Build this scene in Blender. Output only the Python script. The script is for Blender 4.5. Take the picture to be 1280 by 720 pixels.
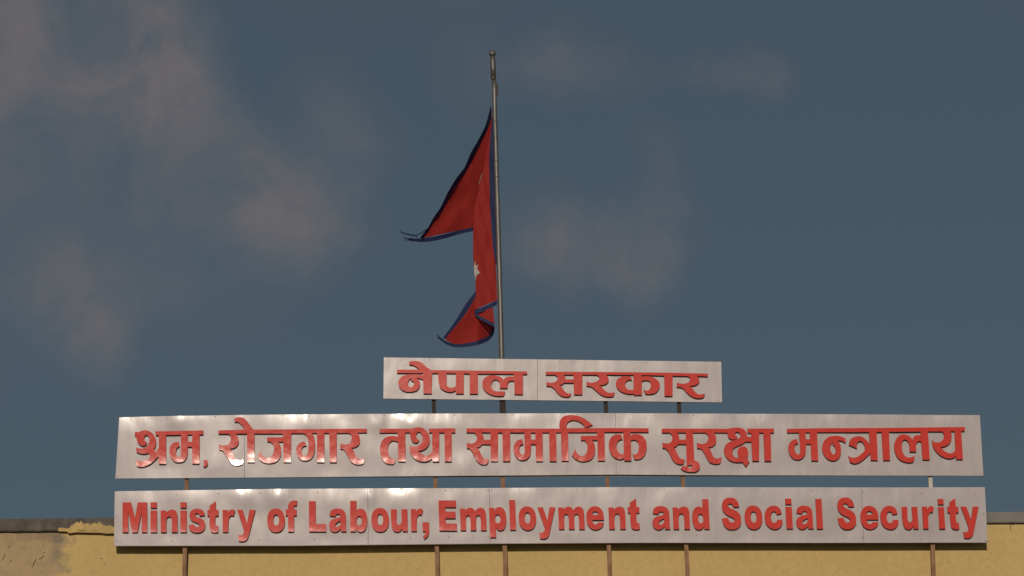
import bpy, math, random
from mathutils import Vector, Matrix, noise
from mathutils.geometry import tessellate_polygon

random.seed(7)
for o in list(bpy.data.objects):
    bpy.data.objects.remove(o)
S = bpy.context.scene

# ------------------------------------------------------------------ camera
F_PX = 4300.0                      # focal length in photograph pixels (1280 wide)
PITCH = math.radians(15.6)
ROLL = 0.0078
CAM = Vector((0, -42.0, 1.6))
fw = Vector((0, math.cos(PITCH), math.sin(PITCH)))
r0 = Vector((1, 0, 0))
u0 = Vector((0, -math.sin(PITCH), math.cos(PITCH)))
rt = r0 * math.cos(ROLL) - u0 * math.sin(ROLL)
up = u0 * math.cos(ROLL) + r0 * math.sin(ROLL)
cd = bpy.data.cameras.new('camera')
cam = bpy.data.objects.new('camera', cd)
S.collection.objects.link(cam)
cam.matrix_world = Matrix(((rt.x, up.x, -fw.x, CAM.x), (rt.y, up.y, -fw.y, CAM.y),
                           (rt.z, up.z, -fw.z, CAM.z), (0, 0, 0, 1)))
cd.sensor_width = 36
cd.lens = F_PX / 1280 * 36
cd.clip_start = 0.5
cd.clip_end = 6000
S.camera = cam
S.render.resolution_x, S.render.resolution_y = 1024, 576


def ray(px, py):
    return (fw * F_PX + rt * (px - 640) + up * (360 - py)).normalized()


def at(px, py, y=0.0):
    """the point of the vertical plane y that stands at this place in the survey photograph"""
    d = ray(px, py)
    return CAM + d * ((y - CAM.y) / d.y)


# ------------------------------------------------------------------ sun + sky
SUN_EL, SUN_AZ = math.radians(20.0), math.radians(-4.0)   # azimuth measured from -Y towards -X
to_sun = Vector((math.sin(SUN_AZ) * math.cos(SUN_EL), -math.cos(SUN_AZ) * math.cos(SUN_EL), math.sin(SUN_EL)))
sl = bpy.data.lights.new('sun', 'SUN')
sl.energy = 2.95
sl.angle = math.radians(0.5)
sl.color = (1.0, 0.86, 0.71)
sun = bpy.data.objects.new('sun', sl)
S.collection.objects.link(sun)
sun.rotation_euler = to_sun.to_track_quat('Z', 'Y').to_euler()
sun.location = (0, -20, 30)

W = bpy.data.worlds.new("World")
S.world = W
W.use_nodes = True
wn, wl = W.node_tree.nodes, W.node_tree.links
wn.clear()
w_out = wn.new('ShaderNodeOutputWorld')
w_bg = wn.new('ShaderNodeBackground')
w_bg.inputs['Strength'].default_value = 0.055
sky = wn.new('ShaderNodeTexSky')
sky.sky_type = 'NISHITA'
sky.sun_disc = False
sky.sun_elevation = SUN_EL
sky.sun_rotation = math.atan2(to_sun.x, to_sun.y)
sky.air_density = 1.0
sky.dust_density = 1.5
sky.ozone_density = 1.6
tint = wn.new('ShaderNodeMix'); tint.data_type = 'RGBA'; tint.blend_type = 'MULTIPLY'
tint.inputs['Factor'].default_value = 1
SKY_TINT = (0.60, 0.595, 0.545, 1)
tint.inputs['B'].default_value = SKY_TINT
wl.new(sky.outputs[0], tint.inputs['A'])
# thin evening clouds: soft masses at fixed directions broken up by noise, a fainter scatter elsewhere
tc = wn.new('ShaderNodeTexCoord')
nz = wn.new('ShaderNodeTexNoise'); nz.inputs['Scale'].default_value = 26; nz.inputs['Detail'].default_value = 7
nz.inputs['Roughness'].default_value = 0.55
wl.new(tc.outputs['Generated'], nz.inputs['Vector'])
sub = wn.new('ShaderNodeVectorMath'); sub.operation = 'SUBTRACT'; sub.inputs[1].default_value = (.5, .5, .5)
wl.new(nz.outputs['Color'], sub.inputs[0])
scl = wn.new('ShaderNodeVectorMath'); scl.operation = 'SCALE'; scl.inputs['Scale'].default_value = 0.028
wl.new(sub.outputs[0], scl.inputs[0])
dv = wn.new('ShaderNodeVectorMath'); dv.operation = 'ADD'
wl.new(tc.outputs['Generated'], dv.inputs[0]); wl.new(scl.outputs[0], dv.inputs[1])
CLOUDS = [(60, 20, 120, .5), (-10, 60, 110, .5), (150, 30, 90, .5), (205, 40, 70, .7), (215, 115, 75, .6), (150, 110, 80, .45),
          (190, 180, 90, .4), (270, 220, 80, .35), (330, 245, 70, .65), (395, 275, 65, .6), (360, 300, 60, .35), (440, 290, 45, .25),
          (250, 300, 110, .28), (170, 330, 90, .25), (90, 385, 60, .75), (105, 430, 50, .5), (60, 350, 60, .3), (20, 210, 90, .3),
          (440, 175, 60, .32), (400, 130, 60, .2), (470, 200, 40, .2), (590, 85, 48, .3), (680, 80, 48, .42), (720, 92, 50, .32), (775, 112, 42, .28),
          (880, 104, 26, .3), (910, 103, 26, .4), (940, 102, 28, .45), (968, 104, 24, .3), (850, 100, 24, .15),
          (660, 300, 44, .4), (690, 280, 44, .6), (740, 285, 44, .55), (790, 300, 48, .6), (810, 335, 36, .35), (850, 262, 40, .35), (820, 205, 36, .2),
          (700, 330, 44, .3), (-200, 200, 260, .5), (-300, -150, 300, .5), (500, -200, 200, .4), (1500, -250, 260, .4), (1700, 150, 150, .4)]
acc = None
for (bx_, by_, br_, bs_) in CLOUDS:
    c = ray(bx_, by_)
    di = wn.new('ShaderNodeVectorMath'); di.operation = 'DISTANCE'; di.inputs[1].default_value = c
    wl.new(dv.outputs[0], di.inputs[0])
    mr = wn.new('ShaderNodeMapRange'); mr.interpolation_type = 'SMOOTHERSTEP'
    mr.inputs['From Min'].default_value = 0.0
    mr.inputs['From Max'].default_value = br_ / F_PX * 1.75
    mr.inputs['To Min'].default_value = bs_
    mr.inputs['To Max'].default_value = 0.0
    wl.new(di.outputs['Value'], mr.inputs['Value'])
    if acc is None:
        acc = mr.outputs[0]
    else:
        ad = wn.new('ShaderNodeMath'); ad.operation = 'ADD'
        wl.new(acc, ad.inputs[0]); wl.new(mr.outputs[0], ad.inputs[1]); acc = ad.outputs[0]
n2 = wn.new('ShaderNodeTexNoise'); n2.inputs['Scale'].default_value = 30; n2.inputs['Detail'].default_value = 8
n2.inputs['Roughness'].default_value = 0.6; n2.inputs['Distortion'].default_value = 0.4
wl.new(tc.outputs['Generated'], n2.inputs['Vector'])
nr = wn.new('ShaderNodeMapRange'); nr.inputs['From Min'].default_value = .34; nr.inputs['From Max'].default_value = .68
nr.inputs['To Min'].default_value = .25; nr.inputs['To Max'].default_value = 1.1
wl.new(n2.outputs['Fac'], nr.inputs['Value'])
mu = wn.new('ShaderNodeMath'); mu.operation = 'MULTIPLY'; mu.use_clamp = True
wl.new(acc, mu.inputs[0]); wl.new(nr.outputs[0], mu.inputs[1])
mu2 = wn.new('ShaderNodeMath'); mu2.operation = 'MULTIPLY'; mu2.inputs[1].default_value = 0.82
wl.new(mu.outputs[0], mu2.inputs[0])
cm = wn.new('ShaderNodeMix'); cm.data_type = 'RGBA'
CLOUD_COL = (3.45, 3.15, 3.28, 1)
cm.inputs['B'].default_value = CLOUD_COL
veil = wn.new('ShaderNodeMix'); veil.data_type = 'RGBA'      # even thin evening haze over the whole sky
veil.inputs['Factor'].default_value = .5
veil.inputs['B'].default_value = (1.54, 2.20, 2.82, 1)
wl.new(tint.outputs['Result'], veil.inputs['A'])
wl.new(mu2.outputs[0], cm.inputs['Factor']); wl.new(veil.outputs['Result'], cm.inputs['A'])
wl.new(cm.outputs['Result'], w_bg.inputs['Color']); wl.new(w_bg.outputs[0], w_out.inputs[0])

S.view_settings.view_transform = 'Standard'
S.view_settings.look = 'None'
S.view_settings.exposure = -0.35
S.view_settings.gamma = 1
S.view_settings.use_curve_mapping = False


# ------------------------------------------------------------------ helpers
def tag(o, label=None, cat=None, group=None, kind=None):
    if label: o['label'] = label
    if cat: o['category'] = cat
    if group: o['group'] = group
    if kind: o['kind'] = kind
    return o


def empty(name, loc):
    o = bpy.data.objects.new(name, None)
    o.empty_display_size = .2
    S.collection.objects.link(o)
    o.location = loc
    return o


def mesh(name, verts, faces, mats, parent=None, fmat=None, smooth=False):
    """verts in world space; the object gets its origin at its parent's"""
    me = bpy.data.meshes.new(name)
    off = Vector(parent.location) if parent else Vector((0, 0, 0))
    if parent and parent.parent:
        off = off + Vector(parent.parent.location)
    me.from_pydata([tuple(Vector(v) - off) for v in verts], [], faces)
    if not isinstance(mats, (list, tuple)):
        mats = [mats]
    for m in mats:
        me.materials.append(m)
    if fmat:
        me.polygons.foreach_set('material_index', fmat)
    if smooth:
        me.polygons.foreach_set('use_smooth', [True] * len(me.polygons))
    me.update()
    o = bpy.data.objects.new(name, me)
    S.collection.objects.link(o)
    if parent:
        o.parent = parent
    return o


def box(name, x0, x1, y0, y1, z0, z1, mat, parent=None):
    v = [(x, y, z) for x in (x0, x1) for y in (y0, y1) for z in (z0, z1)]
    f = [(0, 1, 3, 2), (4, 6, 7, 5), (0, 4, 5, 1), (2, 3, 7, 6), (0, 2, 6, 4), (1, 5, 7, 3)]
    return mesh(name, v, f, mat, parent)


def tube(pts, radii, seg=16, cap=True):
    vs, fs = [], []
    n = len(pts)
    pts = [Vector(p) for p in pts]
    for i, p in enumerate(pts):
        t = (pts[min(i + 1, n - 1)] - pts[max(i - 1, 0)]).normalized()
        a = t.cross(Vector((0, 1, 0)))
        if a.length < 1e-3: a = Vector((1, 0, 0))
        a.normalize(); b = t.cross(a)
        r = radii[i] if hasattr(radii, '__len__') else radii
        for k in range(seg):
            an = 2 * math.pi * k / seg
            vs.append(p + a * math.cos(an) * r + b * math.sin(an) * r)
    for i in range(n - 1):
        for k in range(seg):
            k2 = (k + 1) % seg
            fs.append((i * seg + k, i * seg + k2, (i + 1) * seg + k2, (i + 1) * seg + k))
    if cap:
        fs.append(tuple(range(seg))[::-1]); fs.append(tuple((n - 1) * seg + k for k in range(seg)))
    return vs, fs


def smooth_path(pts, closed=True, step=2.2):
    """pts: (x, y, corner). Straight between corners, Bezier with automatic handles elsewhere."""
    n = len(pts); out = []
    rng = n if closed else n - 1

    def handle(i, side):
        p = Vector(pts[i][:2])
        nx = Vector(pts[(i + 1) % n][:2]) if (closed or i + 1 < n) else p
        pv = Vector(pts[(i - 1) % n][:2]) if (closed or i > 0) else p
        d = (nx - p).length if side > 0 else (pv - p).length
        if pts[i][2] or nx == p or pv == p:
            q = nx if side > 0 else pv
            return p + (q - p) / 3
        t = (nx - p).normalized() * (pv - p).length + (p - pv).normalized() * (nx - p).length
        if t.length < 1e-9: t = nx - pv
        t.normalize()
        return p + t * side * d * .36
    for i in range(rng):
        j = (i + 1) % n
        a, d = Vector(pts[i][:2]), Vector(pts[j][:2])
        out.append(a)
        if pts[i][2] and pts[j][2]:
            continue
        b, c = handle(i, 1), handle(j, -1)
        m = max(3, min(9, int((d - a).length / step)))
        for k in range(1, m):
            t = k / m
            out.append(a * (1 - t) ** 3 + b * 3 * t * (1 - t) ** 2 + c * 3 * t * t * (1 - t) + d * t ** 3)
    if not closed:
        out.append(Vector(pts[-1][:2]))
    return out


def P(s):
    r = []
    for w in s.split():
        c = w.endswith('!')
        x, y = w.rstrip('!').split(',')
        r.append((float(x), float(y), c))
    return r


def area(p):
    return sum(p[i].x * p[(i + 1) % len(p)].y - p[(i + 1) % len(p)].x * p[i].y for i in range(len(p))) / 2


# ------------------------------------------------------------------ materials
def new_mat(name):
    m = bpy.data.materials.new(name); m.use_nodes = True
    nt = m.node_tree
    return m, nt, nt.nodes['Principled BSDF']


def nd(nt, t, **kw):
    n = nt.nodes.new(t)
    for k, v in kw.items():
        if k in n.inputs: n.inputs[k].default_value = v
        else: setattr(n, k, v)
    return n


def ramp(nt, fac, stops):
    r = nt.nodes.new('ShaderNodeValToRGB')
    e = r.color_ramp.elements
    while len(e) < len(stops): e.new(.5)
    for i, (p, c) in enumerate(stops):
        e[i].position = p
        e[i].color = (c, c, c, 1) if not hasattr(c, '__len__') else (*c[:3], 1)
    nt.links.new(fac, r.inputs[0])
    return r.outputs[0]


def noise_tex(nt, scale, detail=4, rough=.55, stretch=None, coord='Object', dist=0.0):
    tc = nt.nodes.new('ShaderNodeTexCoord')
    src = tc.outputs[coord]
    if stretch:
        mp = nt.nodes.new('ShaderNodeMapping'); mp.inputs['Scale'].default_value = stretch
        nt.links.new(src, mp.inputs[0]); src = mp.outputs[0]
    n = nd(nt, 'ShaderNodeTexNoise', Scale=scale, Detail=detail, Roughness=rough, Distortion=dist)
    nt.links.new(src, n.inputs['Vector'])
    return n.outputs['Fac']


def mixc(nt, fac, a, b, blend='MIX'):
    m = nt.nodes.new('ShaderNodeMix'); m.data_type = 'RGBA'; m.blend_type = blend
    for v, k in ((fac, 'Factor'), (a, 'A'), (b, 'B')):
        if hasattr(v, 'is_output') or isinstance(v, bpy.types.NodeSocket): nt.links.new(v, m.inputs[k])
        elif hasattr(v, '__len__'): m.inputs[k].default_value = (*v[:3], 1)
        else: m.inputs[k].default_value = v
    return m.outputs['Result']


def bump(nt, bs, fac, strength, dist=.01, prev=None):
    b = nd(nt, 'ShaderNodeBump', Strength=strength, Distance=dist)
    nt.links.new(fac, b.inputs['Height'])
    if prev: nt.links.new(prev, b.inputs['Normal'])
    nt.links.new(b.outputs[0], bs.inputs['Normal'])
    return b.outputs[0]


def mat_panel():
    m, nt, bs = new_mat('brushed_sheet_metal')
    grime = noise_tex(nt, 2.2, 6, .6, (1, 1, .6))
    col = ramp(nt, grime, [(.3, (.36, .325, .335)), (.55, (.40, .362, .376)), (.75, (.43, .39, .404))])
    spk = noise_tex(nt, 60, 3, .7)
    col = mixc(nt, ramp(nt, spk, [(.66, 0), (.74, .35)]), col, (.30, .26, .23))
    stk = noise_tex(nt, 9, 5, .6, (1, 1, .08))
    col = mixc(nt, ramp(nt, stk, [(.56, 0), (.75, .22)]), col, (.36, .32, .29))
    nt.links.new(col, bs.inputs['Base Color'])
    bs.inputs['Metallic'].default_value = 0
    rg = noise_tex(nt, 3, 5, .6)
    nt.links.new(ramp(nt, rg, [(.3, .22), (.7, .31)]), bs.inputs['Roughness'])
    bs.inputs['Specular IOR Level'].default_value = .17
    bs.inputs['Coat Weight'].default_value = .10
    bs.inputs['Coat Roughness'].default_value = .12
    p = bump(nt, bs, noise_tex(nt, 1.5, 2, .5, (1.5, 1, .75)), .28, .03)
    p = bump(nt, bs, noise_tex(nt, 7, 3, .6, (1.2, 1, .5)), .08, .01, p)
    p = bump(nt, bs, noise_tex(nt, 90, 2, .5, (1, 1, .03)), .03, .002, p)
    nt.links.new(p, bs.inputs['Coat Normal'])
    return m


def mat_letter(name, curl, wave):
    m, nt, bs = new_mat(name)
    f = noise_tex(nt, 5, 5, .6)
    col = ramp(nt, f, [(.3, (.50, .042, .033)), (.7, (.56, .050, .039))])
    d = noise_tex(nt, 38, 4, .7)
    col = mixc(nt, ramp(nt, d, [(.60, 0), (.72, .5)]), col, (.30, .05, .04))
    nt.links.new(col, bs.inputs['Base Color'])
    bs.inputs['Roughness'].default_value = .15
    bs.inputs['Specular IOR Level'].default_value = .10
    bs.inputs['Coat Weight'].default_value = .16
    bs.inputs['Coat Roughness'].default_value = .055
    # cut sheet letters curl outwards a little towards their feet
    tcl = nt.nodes.new('ShaderNodeTexCoord'); sp = nt.nodes.new('ShaderNodeSeparateXYZ')
    nt.links.new(tcl.outputs['Object'], sp.inputs[0])
    zn = nd(nt, 'ShaderNodeMath', operation='MINIMUM'); zn.inputs[1].default_value = 0.0
    nt.links.new(sp.outputs['Z'], zn.inputs[0])
    z2 = nd(nt, 'ShaderNodeMath', operation='MULTIPLY'); nt.links.new(zn.outputs[0], z2.inputs[0]); nt.links.new(zn.outputs[0], z2.inputs[1])
    z3 = nd(nt, 'ShaderNodeMath', operation='MULTIPLY'); z3.inputs[1].default_value = curl; nt.links.new(z2.outputs[0], z3.inputs[0])
    p = bump(nt, bs, z3.outputs[0], 1.0, 1.0)
    p = bump(nt, bs, noise_tex(nt, 4.0, 2, .5, coord='Object'), wave, .035, p)
    p = bump(nt, bs, noise_tex(nt, 30, 3, .6), .08, .003, p)
    nt.links.new(p, bs.inputs['Coat Normal'])
    return m


def mat_simple(name, c1, c2, rough, scale=8, metallic=0, bstr=.2, bdist=.004, stretch=None, c3=None):
    m, nt, bs = new_mat(name)
    f = noise_tex(nt, scale, 6, .65, stretch)
    st = [(.32, c1), (.62, c2)]
    if c3: st.append((.72, c3))
    nt.links.new(ramp(nt, f, st), bs.inputs['Base Color'])
    bs.inputs['Roughness'].default_value = rough
    bs.inputs['Metallic'].default_value = metallic
    bump(nt, bs, noise_tex(nt, scale * 4, 4, .6, stretch), bstr, bdist)
    return m


def mat_wall():
    m, nt, bs = new_mat('ochre_painted_plaster')
    tcn = nt.nodes.new('ShaderNodeTexCoord')
    base = ramp(nt, noise_tex(nt, 1.3, 7, .62), [(.3, (.51, .372, .150)), (.7, (.56, .415, .172))])
    fine = ramp(nt, noise_tex(nt, 14, 6, .7), [(.35, .86), (.65, 1.0)])
    base = mixc(nt, 1.0, base, fine, 'MULTIPLY')
    # older, greyed plaster at the left end, with a noisy border (object x measured from the building's middle)
    sep = nt.nodes.new('ShaderNodeSeparateXYZ'); nt.links.new(tcn.outputs['Object'], sep.inputs[0])
    n = noise_tex(nt, 3.4, 5, .6)
    ma = nd(nt, 'ShaderNodeMath', operation='MULTIPLY_ADD'); ma.inputs[1].default_value = .9
    nt.links.new(n, ma.inputs[0]); nt.links.new(sep.outputs['X'], ma.inputs[2])
    mr = nd(nt, 'ShaderNodeMapRange'); mr.inputs['From Min'].default_value = -5.20
    mr.inputs['From Max'].default_value = -5.14; mr.inputs['To Min'].default_value = 1; mr.inputs['To Max'].default_value = 0
    nt.links.new(ma.outputs[0], mr.inputs['Value'])
    old = ramp(nt, noise_tex(nt, 4.5, 6, .65), [(.3, (.27, .205, .125)), (.5, (.37, .275, .15)), (.7, (.42, .315, .16))])
    col = mixc(nt, mr.outputs[0], base, old)
    # damp grey staining under the coping
    zr = nd(nt, 'ShaderNodeMapRange'); zr.inputs['From Min'].default_value = WALL_TOP - .30
    zr.inputs['From Max'].default_value = WALL_TOP - .02; zr.interpolation_type = 'SMOOTHSTEP'
    nt.links.new(sep.outputs['Z'], zr.inputs['Value'])
    d1 = ramp(nt, noise_tex(nt, 3.1, 6, .6, (1, 1, .7)), [(.46, 0), (.60, .9)])
    mm = nd(nt, 'ShaderNodeMath', operation='MULTIPLY'); nt.links.new(zr.outputs[0], mm.inputs[0]); nt.links.new(d1, mm.inputs[1])
    mm2 = nd(nt, 'ShaderNodeMath', operation='MULTIPLY'); nt.links.new(mm.outputs[0], mm2.inputs[0]); nt.links.new(mr.outputs[0], mm2.inputs[1])
    col = mixc(nt, mm2.outputs[0], col, (.20, .16, .11))
    for (bx, bz, br, bk) in BLOTS:
        dd = nd(nt, 'ShaderNodeVectorMath', operation='DISTANCE'); dd.inputs[1].default_value = (bx, 0, bz)
        nt.links.new(tcn.outputs['Object'], dd.inputs[0])
        am = nd(nt, 'ShaderNodeMath', operation='MULTIPLY_ADD'); am.inputs[1].default_value = br * 1.6
        nt.links.new(noise_tex(nt, 9, 5, .6), am.inputs[0]); nt.links.new(dd.outputs['Value'], am.inputs[2])
        bm = nd(nt, 'ShaderNodeMapRange'); bm.inputs['From Min'].default_value = br * 1.5
        bm.inputs['From Max'].default_value = br * 1.8; bm.inputs['To Min'].default_value = bk; bm.inputs['To Max'].default_value = 0
        nt.links.new(am.outputs[0], bm.inputs['Value'])
        col = mixc(nt, bm.outputs[0], col, (.19, .155, .11))
    pit = noise_tex(nt, 26, 2, .4)
    col = mixc(nt, ramp(nt, pit, [(.735, 0), (.76, .8)]), col, (.16, .10, .05))
    nt.links.new(col, bs.inputs['Base Color'])
    bs.inputs['Roughness'].default_value = .85
    p = bump(nt, bs, noise_tex(nt, 2.5, 4, .5), .35, .03)
    bump(nt, bs, noise_tex(nt, 45, 5, .65), .35, .006, p)
    return m


def mat_cloth(name, c, tr=.35, sc=14):
    m, nt, bs = new_mat(name)
    f = noise_tex(nt, sc, 5, .6)
    col = ramp(nt, f, [(.3, tuple(v * .85 for v in c)), (.7, c)])
    nt.links.new(col, bs.inputs['Base Color'])
    bs.inputs['Roughness'].default_value = .7
    bs.inputs['Specular IOR Level'].default_value = .2
    bump(nt, bs, noise_tex(nt, 9, 3, .6, (1.3, 1, .7), dist=.8), .2, .03)
    t = nt.nodes.new('ShaderNodeBsdfTranslucent'); nt.links.new(col, t.inputs[0])
    mx = nt.nodes.new('ShaderNodeMixShader'); mx.inputs[0].default_value = tr
    nt.links.new(bs.outputs[0], mx.inputs[1]); nt.links.new(t.outputs[0], mx.inputs[2])
    nt.links.new(mx.outputs[0], nt.nodes['Material Output'].inputs[0])
    return m


WY = .172                                   # wall face
WALL_TOP = at(640, 643.5, .13).z
BLOTS = [(at(x, y, WY).x, at(x, y, WY).z, r, k) for x, y, r, k in
         ((73, 673, .075, .8), (64, 668, .09, .55), (30, 670, .10, .35), (50, 669, .09, .4), (76, 700, .14, .3), (70, 690, .12, .25))]
M_PANEL = mat_panel()
M_LETS = [mat_letter('red_letter_sheet_flat', .02, .05), mat_letter('red_letter_sheet_bowed', .105, .13), mat_letter('red_letter_sheet', .10, .10)]
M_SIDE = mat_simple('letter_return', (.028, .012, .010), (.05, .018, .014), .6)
M_BACK = mat_simple('sign_casing', (.10, .085, .075), (.16, .13, .11), .6)
M_TRIM = mat_simple('folded_sheet_edge', (.50, .45, .42), (.6, .54, .5), .35, metallic=.3)
M_WALL = mat_wall()
M_CONC = mat_simple('weathered_concrete', (.062, .054, .045), (.125, .108, .09), .9, 5, 0, .9, .012, (1.6, 1, .9), (.175, .155, .13))
M_CONC2 = mat_simple('grey_render', (.165, .155, .14), (.205, .193, .175), .9, 3, 0, .3, .006)
M_DUN = mat_simple('smeared_ochre_plaster', (.40, .29, .12), (.56, .41, .165), .9, 9, 0, .9, .02)
M_RUST = mat_simple('rusted_square_tube', (.13, .06, .032), (.30, .165, .09), .8, 6, 0, .4, .004, (3, 3, .8), (.42, .28, .19))
M_DARKP = mat_simple('dark_primer_tube', (.020, .011, .009), (.038, .020, .016), .8, 7, 0, .2, .003, (2, 2, 1))
M_PALEP = mat_simple('pale_primer_tube', (.42, .37, .33), (.52, .46, .41), .6, 7, 0, .2, .003)
M_STEEL = mat_simple('weathered_steel', (.088, .088, .083), (.155, .153, .147), .45, 5, .35, .25, .004, (4, 4, .5))
M_DKSTEEL = mat_simple('rusty_collar', (.045, .028, .018), (.09, .055, .03), .6, 12, .3)
M_RED = mat_cloth('crimson_flag_cloth', (.405, .031, .026))
M_BLUE = mat_cloth('navy_flag_border', (.022, .031, .098), .10)
M_WHITE = mat_cloth('white_flag_emblem', (.50, .455, .42), .2)
M_CRACK = mat_simple('open_crack', (.07, .045, .025), (.12, .08, .045), .95)
M_SCREW = mat_simple('screw_head', (.06, .05, .04), (.14, .11, .09), .5, 20, .3)
M_GROUND = mat_simple('dusty_ground', (.10, .09, .075), (.16, .14, .115), .95, .5)
M_ROOF = mat_simple('roof_screed', (.18, .165, .15), (.25, .23, .21), .95, 2)

# ------------------------------------------------------------------ ground
g = mesh('ground', [(-3000, -3000, 0), (3000, -3000, 0), (3000, 3000, 0), (-3000, 3000, 0)], [(0, 1, 2, 3)], M_GROUND)
tag(g, kind='structure')

# ------------------------------------------------------------------ building
LIP = .05                                  # coping stands this far out
bld = empty('building', (0, WY, 0))
tag(bld, 'yellow ochre plastered building top with grey concrete coping, behind and below the lowest sign board', 'building')
cop_bot_l = at(0, 664.0, WY - LIP).z
z_bot = WALL_TOP - .165
X0, X1 = -13.0, 13.0


def wall_front():
    xs = [X0 + (X1 - X0) * i / 130 for i in range(131)]
    zs = [0, 3, 6, 8.5] + [9.0 + (z_bot - 9.0) * i / 16 for i in range(17)]
    v = []
    for z in zs:
        for x in xs:
            v.append((x, WY + (noise.noise(Vector((x * .8, 3, z * .8))) * .008 if z > 8.4 else 0), z))
    n = len(xs)
    f = [(j * n + i, j * n + i + 1, (j + 1) * n + i + 1, (j + 1) * n + i) for j in range(len(zs) - 1) for i in range(n - 1)]
    # sides and back as a closed shell
    b = len(v)
    v += [(X0, WY + .25, 0), (X1, WY + .25, 0), (X1, WY + .25, z_bot), (X0, WY + .25, z_bot)]
    top = (len(zs) - 1) * n
    f.append((b, b + 3, b + 2, b + 1))
    f.append(tuple([b + 3, b + 2] + [top + i for i in range(n - 1, -1, -1)]))
    f.append((b, 0) + tuple(j * n for j in range(1, len(zs))) + (b + 3,))
    f.append((b + 1, b + 2) + tuple(j * n + n - 1 for j in range(len(zs) - 1, -1, -1)))
    return mesh('wall', v, f, M_WALL, bld)


wall = wall_front()
DEPTH = 11.0
for nm, a in (('side_wall', (X0, X0 + .25, WY + .252, WY + DEPTH - .252)), ('side_wall', (X1 - .25, X1, WY + .252, WY + DEPTH - .252)),
              ('back_wall', (X0, X1, WY + DEPTH - .25, WY + DEPTH))):
    box(nm, *a, 0, z_bot, M_WALL, bld)
box('roof', X0 + .252, X1 - .252, WY + .252, WY + DEPTH - .252, z_bot - 1.0, z_bot - .8, M_ROOF, bld)


def coping(xa, xb, mat, seed, lip, za, zb, rough=.004):
    """concrete cap on the parapet with chipped lower edge"""
    n = int((xb - xa) / .03)
    v, f = [], []
    prof_n = 6
    for i in range(n + 1):
        x = xa + (xb - xa) * i / n
        e = noise.noise(Vector((x * 7, seed, 0))) * rough + noise.noise(Vector((x * 25, seed, 5))) * rough * .8
        t = noise.noise(Vector((x * 3, seed, 9))) * rough * 1.2
        chip = max(0, noise.noise(Vector((x * 4.3, seed, 20))) - .42) * .09 if rough > .003 else 0
        yf = WY - lip + noise.noise(Vector((x * 5, seed, 2))) * .003
        v += [(x, WY + .27, za), (x, yf + .012, za + e + chip), (x, yf, za + .012 + e + chip),
              (x, yf + noise.noise(Vector((x * 6, seed, 30))) * .003, (za + zb) / 2), (x, yf, zb - .006 + t), (x, yf + .01, zb + t), (x, WY + .27, zb + t)]
    m = 7
    for i in range(n):
        for k in range(m):
            k2 = (k + 1) % m
            f.append((i * m + k, (i + 1) * m + k, (i + 1) * m + k2, i * m + k2))
    f.append(tuple(range(m))); f.append(tuple(n * m + k for k in range(m - 1, -1, -1)))
    return mesh('coping', v, f, mat, bld)


coping(X0 - .05, at(560, 650, WY).x, M_CONC, 1.0, LIP, z_bot + .002, WALL_TOP)
coping(at(560, 650, WY).x + .004, X1 + .05, M_CONC2, 2.0, .022, z_bot + .018, WALL_TOP - .004, .0015)
box('coping', X0 - .05, X1 + .05, WY + DEPTH - .27, WY + DEPTH + .03, z_bot + .002, WALL_TOP, M_CONC2, bld)
for xa in (X0 - .05, X1 - .27):
    box('coping', xa, xa + .32, WY + .273, WY + DEPTH - .273, z_bot + .002, WALL_TOP, M_CONC2, bld)


def slab(name, polys, yfront, thick, mats, parent, tr, holes=(), wob=None, smooth_sides=False):
    """extruded flat shape: polys in local 2D, tr maps to photograph place"""
    vs, fs, fm = [], [], []
    for gi, outer in enumerate(polys):
        hs = holes[gi] if gi < len(holes) else []
        loops = [smooth_path(P(outer))] + [smooth_path(P(h)) for h in hs]
        if area(loops[0]) < 0: loops[0].reverse()
        for i in range(1, len(loops)):
            if area(loops[i]) > 0: loops[i].reverse()
        pl = [[Vector((p.x, p.y, 0)) for p in lp] for lp in loops]
        tris = tessellate_polygon(pl)
        flat = [p for lp in loops for p in lp]
        nfl = len(flat)
        b = len(vs)
        front = [at(*tr(p.x, p.y), yfront) for p in flat]
        for q in front:
            vs.append(q)
        for q in front:
            vs.append(q + Vector((0, thick, 0)))
        for t in tris:
            t3 = [front[i] for i in t]
            nrm = (t3[1] - t3[0]).cross(t3[2] - t3[0])
            if abs(nrm.y) < 1e-9: continue
            t = tuple(t) if nrm.y < 0 else tuple(t)[::-1]
            fs.append(tuple(b + i for i in t)); fm.append(0)
            fs.append(tuple(b + nfl + i for i in t[::-1])); fm.append(1)
        k0 = 0
        for lp in loops:
            n = len(lp)
            for i in range(n):
                j = (i + 1) % n
                a, c = b + k0 + i, b + k0 + j
                fs.append((a, c, c + nfl, a + nfl) if True else 0); fm.append(1)
            k0 += n
    o = mesh(name, vs, fs, mats, parent, fm)
    if name == 'letter':
        xs_ = [v.co.x for v in o.data.vertices]; zs_ = [v.co.z for v in o.data.vertices]
        cx, cz = (min(xs_) + max(xs_)) / 2, (min(zs_) + max(zs_)) / 2
        o.data.transform(Matrix.Translation((-cx, 0, -cz)))
        o.location = (cx, 0, cz)
    return o


def ident(x, y): return (x, y)


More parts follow.
